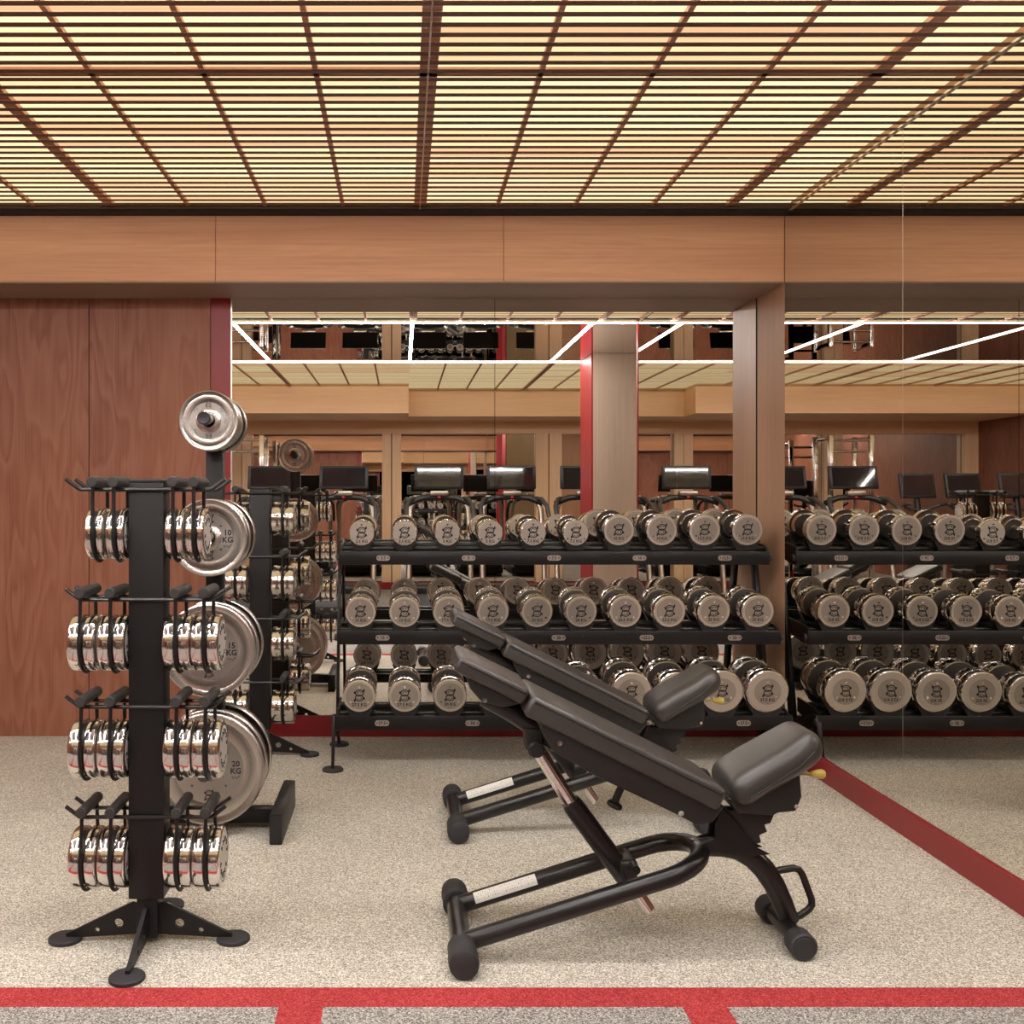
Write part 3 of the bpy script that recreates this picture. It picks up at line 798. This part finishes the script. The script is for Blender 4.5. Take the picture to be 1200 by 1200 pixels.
    obj('pivot_boss', MB().lathe([(cy - .05, 0), (cy - .05, .018), (cy - .045, .024), (cy + .045, .024), (cy + .05, .018), (cy + .05, 0)], 'Y', 20, (.384, 0, .562)).box(.355, .405, cy - .035, cy + .035, .555, .62, bev=.008), 'blackplastic', t, o)
    # telescopic strut
    a, b, c, d = (.384, .562), (.487, .402), (.652, .178), (.705, .098)
    obj('strut_rod', MB().tube([(a[0] + .01, cy, a[1] - .01), (b[0] + .05, cy, b[1] - .08)], .021, 20), 'chrome', t, o)
    obj('strut_sleeve', MB().tube([(b[0], cy, b[1]), (b[0] + .01, cy, b[1] - .014), (c[0], cy, c[1])], [.027, .031, .031], 20), 'blackgloss', t, o)
    obj('strut_tip', MB().tube([(c[0] - .02, cy, c[1] + .03), (d[0] + .008, cy, d[1] - .012)], .022, 18), 'chrome', t, o)
    obj('strut_clamp', MB().box(c[0] - .028, c[0] + .026, cy - .04, cy + .04, c[1] + .005, c[1] + .065, bev=.016, seg=4).tube([(c[0] + .01, cy - .075, c[1] + .05), (c[0] + .01, cy + .075, c[1] + .05)], .013, 14)
        .tube([(c[0] - .02, cy - .128, c[1] + .018), (c[0] - .02, cy + .128, c[1] + .018)], .011, 12), 'blackplastic', t, o)
    # pull pin under the backrest
    e, f = P(729, 920, 2.97), P(719, 943, 2.97)
    obj('pull_pin', MB().tube([(e[0], cy, e[1]), (f[0], cy, f[1])], .011, 14).lathe([(0, 0), (0, .019), (.004, .023), (.012, .023), (.016, .019), (.016, 0)], 'Z', 18, (0, 0, 0), Matrix.Translation((f[0], cy, f[1] - .008)) @ Matrix.Rotation(.4, 4, 'Y')), 'blackplastic', t, o)
    # seat
    sc = Matrix.Translation((1.058, cy, .517)) @ Matrix.Rotation(-math.radians(28), 4, 'Y')
    m = MB().box(-.152, .152, -.122, .122, -.056, .036, bev=.0455, seg=7)
    bmesh.ops.subdivide_edges(m.bm, edges=[e_ for e_ in m.bm.edges if abs((e_.verts[0].co - e_.verts[1].co).x) > .08], cuts=6, use_grid_fill=True)
    for v in m.bm.verts:
        x = v.co.x
        v.co.z += .010 * math.cos(x / .15 * PI / 2)
        if x > 0: v.co.y *= 1 - .25 * (x / .15) ** 2; v.co.z += .02 * (x / .15) ** 2
    bmesh.ops.transform(m.bm, matrix=sc, verts=m.bm.verts)
    seat = obj('seat_pad', m, 'pad', t, o, sharp=60)
    m = MB().tube([sc @ Vector(p) for p in [(-.11, -.122, -.020), (-.05, -.1222, -.016), (.05, -.1185, -.010), (.11, -.106, .002)]], .002, 6)
    obj('piping', m, 'seam', seat, o)
    sh = [P(x, y, 2.86) for x, y in ((856, 940), (900, 925), (942, 900), (945, 938), (938, 955), (916, 957), (912, 960), (870, 958))]
    ss = obj('seat_shell', MB().prism(sh, 2.89, 3.05, bev=.006, seg=3), 'blackplastic', t, o)
    for (x, y) in ((938, 906), (933, 945)):
        X_, Z_ = P(x, y, 2.888)
        obj('bolt', MB().lathe([(2.888, 0), (2.888, .003), (2.886, .004), (2.886, .006), (2.892, .006)], 'Y', 12, (X_, 0, Z_)), 'chrome', ss, o)
    kx, kz = P(946, 907, 2.95)
    obj('adjustment_knob', MB().lathe([(kx - .03, .004), (kx + .008, .004), (kx + .01, .007), (kx + .03, .013), (kx + .042, .014), (kx + .05, .010), (kx + .052, 0)], 'X', 18, (0, 2.95, kz)), 'gold', t, o, label='yellow adjustment knob')
    return t
b1 = bench('black adjustable bench in the foreground with charcoal padded backrest tilted down to the right')
dup(b1, (.65 + .045, 2.97 + 1.07, 0), 'black adjustable bench standing behind the foreground bench, nearer the dumbbell rack')

# ------------------------------------------------------------------ cardio machines behind the camera (seen in the mirrors)
def treadmill(label, loc, tilt=7):
    t = thing('treadmill', label, 'treadmill', loc, group='treadmills facing the far wall')
    obj('deck', MB().box(-.36, .36, -.1, 1.65, .05, .16, bev=.02), 'black', t)
    obj('running_belt', MB().box(-.25, .25, .05, 1.63, .161, .166, bev=.001), 'rubber', t)
    for s in (-1, 1):
        obj('side_rail', MB().box(s * .31 - .045, s * .31 + .045, -.05, 1.6, .16, .19, bev=.008), 'alu', t)
        obj('upright', MB().tube([(s * .36, .25, .17), (s * .36, .12, .7), (s * .34, .02, 1.15), (s * .28, -.03, 1.30)], .032, 12), 'alu', t)
        obj('handrail', MB().tube([(s * .28, -.01, 1.28), (s * .34, .10, 1.27), (s * .385, .22, 1.19), (s * .39, .42, 1.02), (s * .385, .45, .9)], .026, 12), 'grip', t)
        obj('foot', MB().box(s * .3 - .04, s * .3 + .04, -.06, 0.06, 0, .052), 'rubber', t)
        obj('foot', MB().box(s * .3 - .04, s * .3 + .04, 1.5, 1.6, 0, .052), 'rubber', t)
    obj('console_bar', MB().tube([(-.36, .03, 1.22), (-.2, .0, 1.285), (0, -.01, 1.30), (.2, .0, 1.285), (.36, .03, 1.22)], .035, 12), 'blackplastic', t)
    obj('control_pod', MB().box(-.11, .11, -.03, .07, 1.31, 1.37, bev=.02), 'alu', t)
    obj('stop_button', MB().lathe([(.02, 0), (.02, .02), (.045, .018), (.05, 0)], 'Y', 14, (0, .0, 1.30)), 'redplastic', t)
    T = Matrix.Translation((0, -.04, 1.53)) @ Matrix.Rotation(math.radians(tilt), 4, 'X')
    sc = obj('screen_housing', MB().box(-.29, .29, -.03, .012, -.14, .14, bev=.012, mat=T), 'black', t)
    obj('screen', MB().box(-.255, .255, .0115, .0145, -.115, .115, mat=T), 'screen', sc)
    obj('motor_hood', MB().box(-.34, .34, -.25, .15, .14, .26, bev=.04, seg=4), 'black', t)
    return t
tl = ['treadmill second from the left in the mirror reflection', 'treadmill behind the right part of the dumbbell rack reflection', 'treadmill at the far left of the mirror reflection', 'third black treadmill from the left, beside the pillar in the mirror', 'treadmill hidden beyond the pillar in the mirror']
tm_ = treadmill('black treadmill at the middle of the row seen in the back mirror', (.44, -1.1, 0))
for x, l in ((1.30, 'black treadmill right of the middle one, near the red pillar in the mirror'), (2.17, 'rightmost black treadmill, partly hidden by the pillar')):
    dup(tm_, (x, -1.1, 0), l)
tm_ = treadmill('black treadmill left of the middle one, behind the far kettlebell tree reflection', (-.69, -1.1, 0), 14)
dup(tm_, (-1.54, -1.1, 0), 'leftmost black treadmill seen in the back mirror')

def bike(label, loc):
    t = thing('exercise_bike', label, 'exercise bike', loc, group='exercise bikes on the left side')
    obj('base', MB().box(-.25, .25, -.3, -.22, 0, .06, bev=.015).box(-.25, .25, .75, .83, 0, .06, bev=.015).box(-.05, .05, -.3, .8, .04, .12, bev=.02), 'black', t)
    obj('drive_housing', MB().lathe([(-.09, 0), (-.09, .22), (-.06, .26), (.06, .26), (.09, .22), (.09, 0)], 'X', 30, (0, .05, .38)), 'blackplastic', t)
    obj('seat_post', MB().tube([(0, .45, .1), (0, .55, .95)], .03, 12), 'alu', t)
    obj('saddle', MB().prism([(-.12, .0), (-.13, .06), (.13, .06), (.12, 0)], .48, .74, bev=.02, mat=Matrix.Translation((0, 0, .95))), 'pad', t)
    obj('mast', MB().tube([(0, .05, .5), (0, -.12, 1.3)], .035, 12), 'black', t)
    obj('handlebar', MB().tube([(-.22, .2, 1.22), (-.22, .0, 1.2), (-.1, -.08, 1.15), (.1, -.08, 1.15), (.22, .0, 1.2), (.22, .2, 1.22)], .018, 10), 'grip', t)
    T = Matrix.Translation((0, -.1, 1.43)) @ Matrix.Rotation(math.radians(14), 4, 'X')
    sc = obj('screen_housing', MB().box(-.21, .21, -.025, .012, -.15, .15, bev=.012, mat=T), 'black', t)
    obj('screen', MB().box(-.18, .18, .0115, .014, -.12, .12, mat=T), 'screen', sc)
    for s in (-1, 1): obj('pedal', MB().box(s * .14 - .04, s * .14 + .04, .05, .15, .3 + s * .12, .325 + s * .12, bev=.006).tube([(s * .09, .05, .38), (s * .12, .1, .31 + s * .12)], .012, 8), 'rubber', t)
    return t
bk = bike('black exercise bike next to the treadmills, seen in the right mirror', (-2.28, -1.0, 0))
dup(bk, (-2.82, -1.0, 0), 'black exercise bike in the middle of the three, seen in the right mirror')
dup(bk, (-3.4, -.9, 0), 'black exercise bike nearest the left wall')

t = thing('power_rack', 'chrome power rack standing against the far wall, seen in the mirrors', 'power rack', (-1.98, -2.55, 0))
for sx in (-.12, .42):
    for sy in (-.5, .0):
        x = -sx if sx > 0 else -sx
        obj('upright', MB().box(-sx - .03, -sx + .03, sy - .03, sy + .03, .0, 2.12, bev=.006), 'chrome', t)
for sx in (-.12, .42): obj('side_beam', MB().box(-sx - .02, -sx + .02, -.47, -.03, 2.05, 2.10, bev=.004), 'chrome', t)
for z in (1.9, 2.05): obj('crossbar', MB().tube([(-.40, .0, z), (.10, .0, z)], .018, 12), 'chrome', t)

# ------------------------------------------------------------------ camera, world, view
cam = bpy.data.cameras.new('camera'); co = bpy.data.objects.new('camera', cam); C.objects.link(co)
co.location = (0, 0, H); co.rotation_euler = (PI / 2, 0, 0)
cam.sensor_fit = 'HORIZONTAL'; cam.sensor_width = 36; cam.lens = 36
cam.shift_x = (600 - VX) / 1200; cam.shift_y = -(600 - VY) / 1200
cam.clip_start = .05
sc = bpy.context.scene; sc.camera = co
w = bpy.data.worlds.new('world'); sc.world = w; w.use_nodes = True
w.node_tree.nodes['Background'].inputs['Color'].default_value = (1, .9, .8, 1); w.node_tree.nodes['Background'].inputs['Strength'].default_value = .3
vs = sc.view_settings; vs.view_transform = 'Standard'; vs.look = 'None'; vs.gamma = 1; vs.use_curve_mapping = False; vs.exposure = 0.0
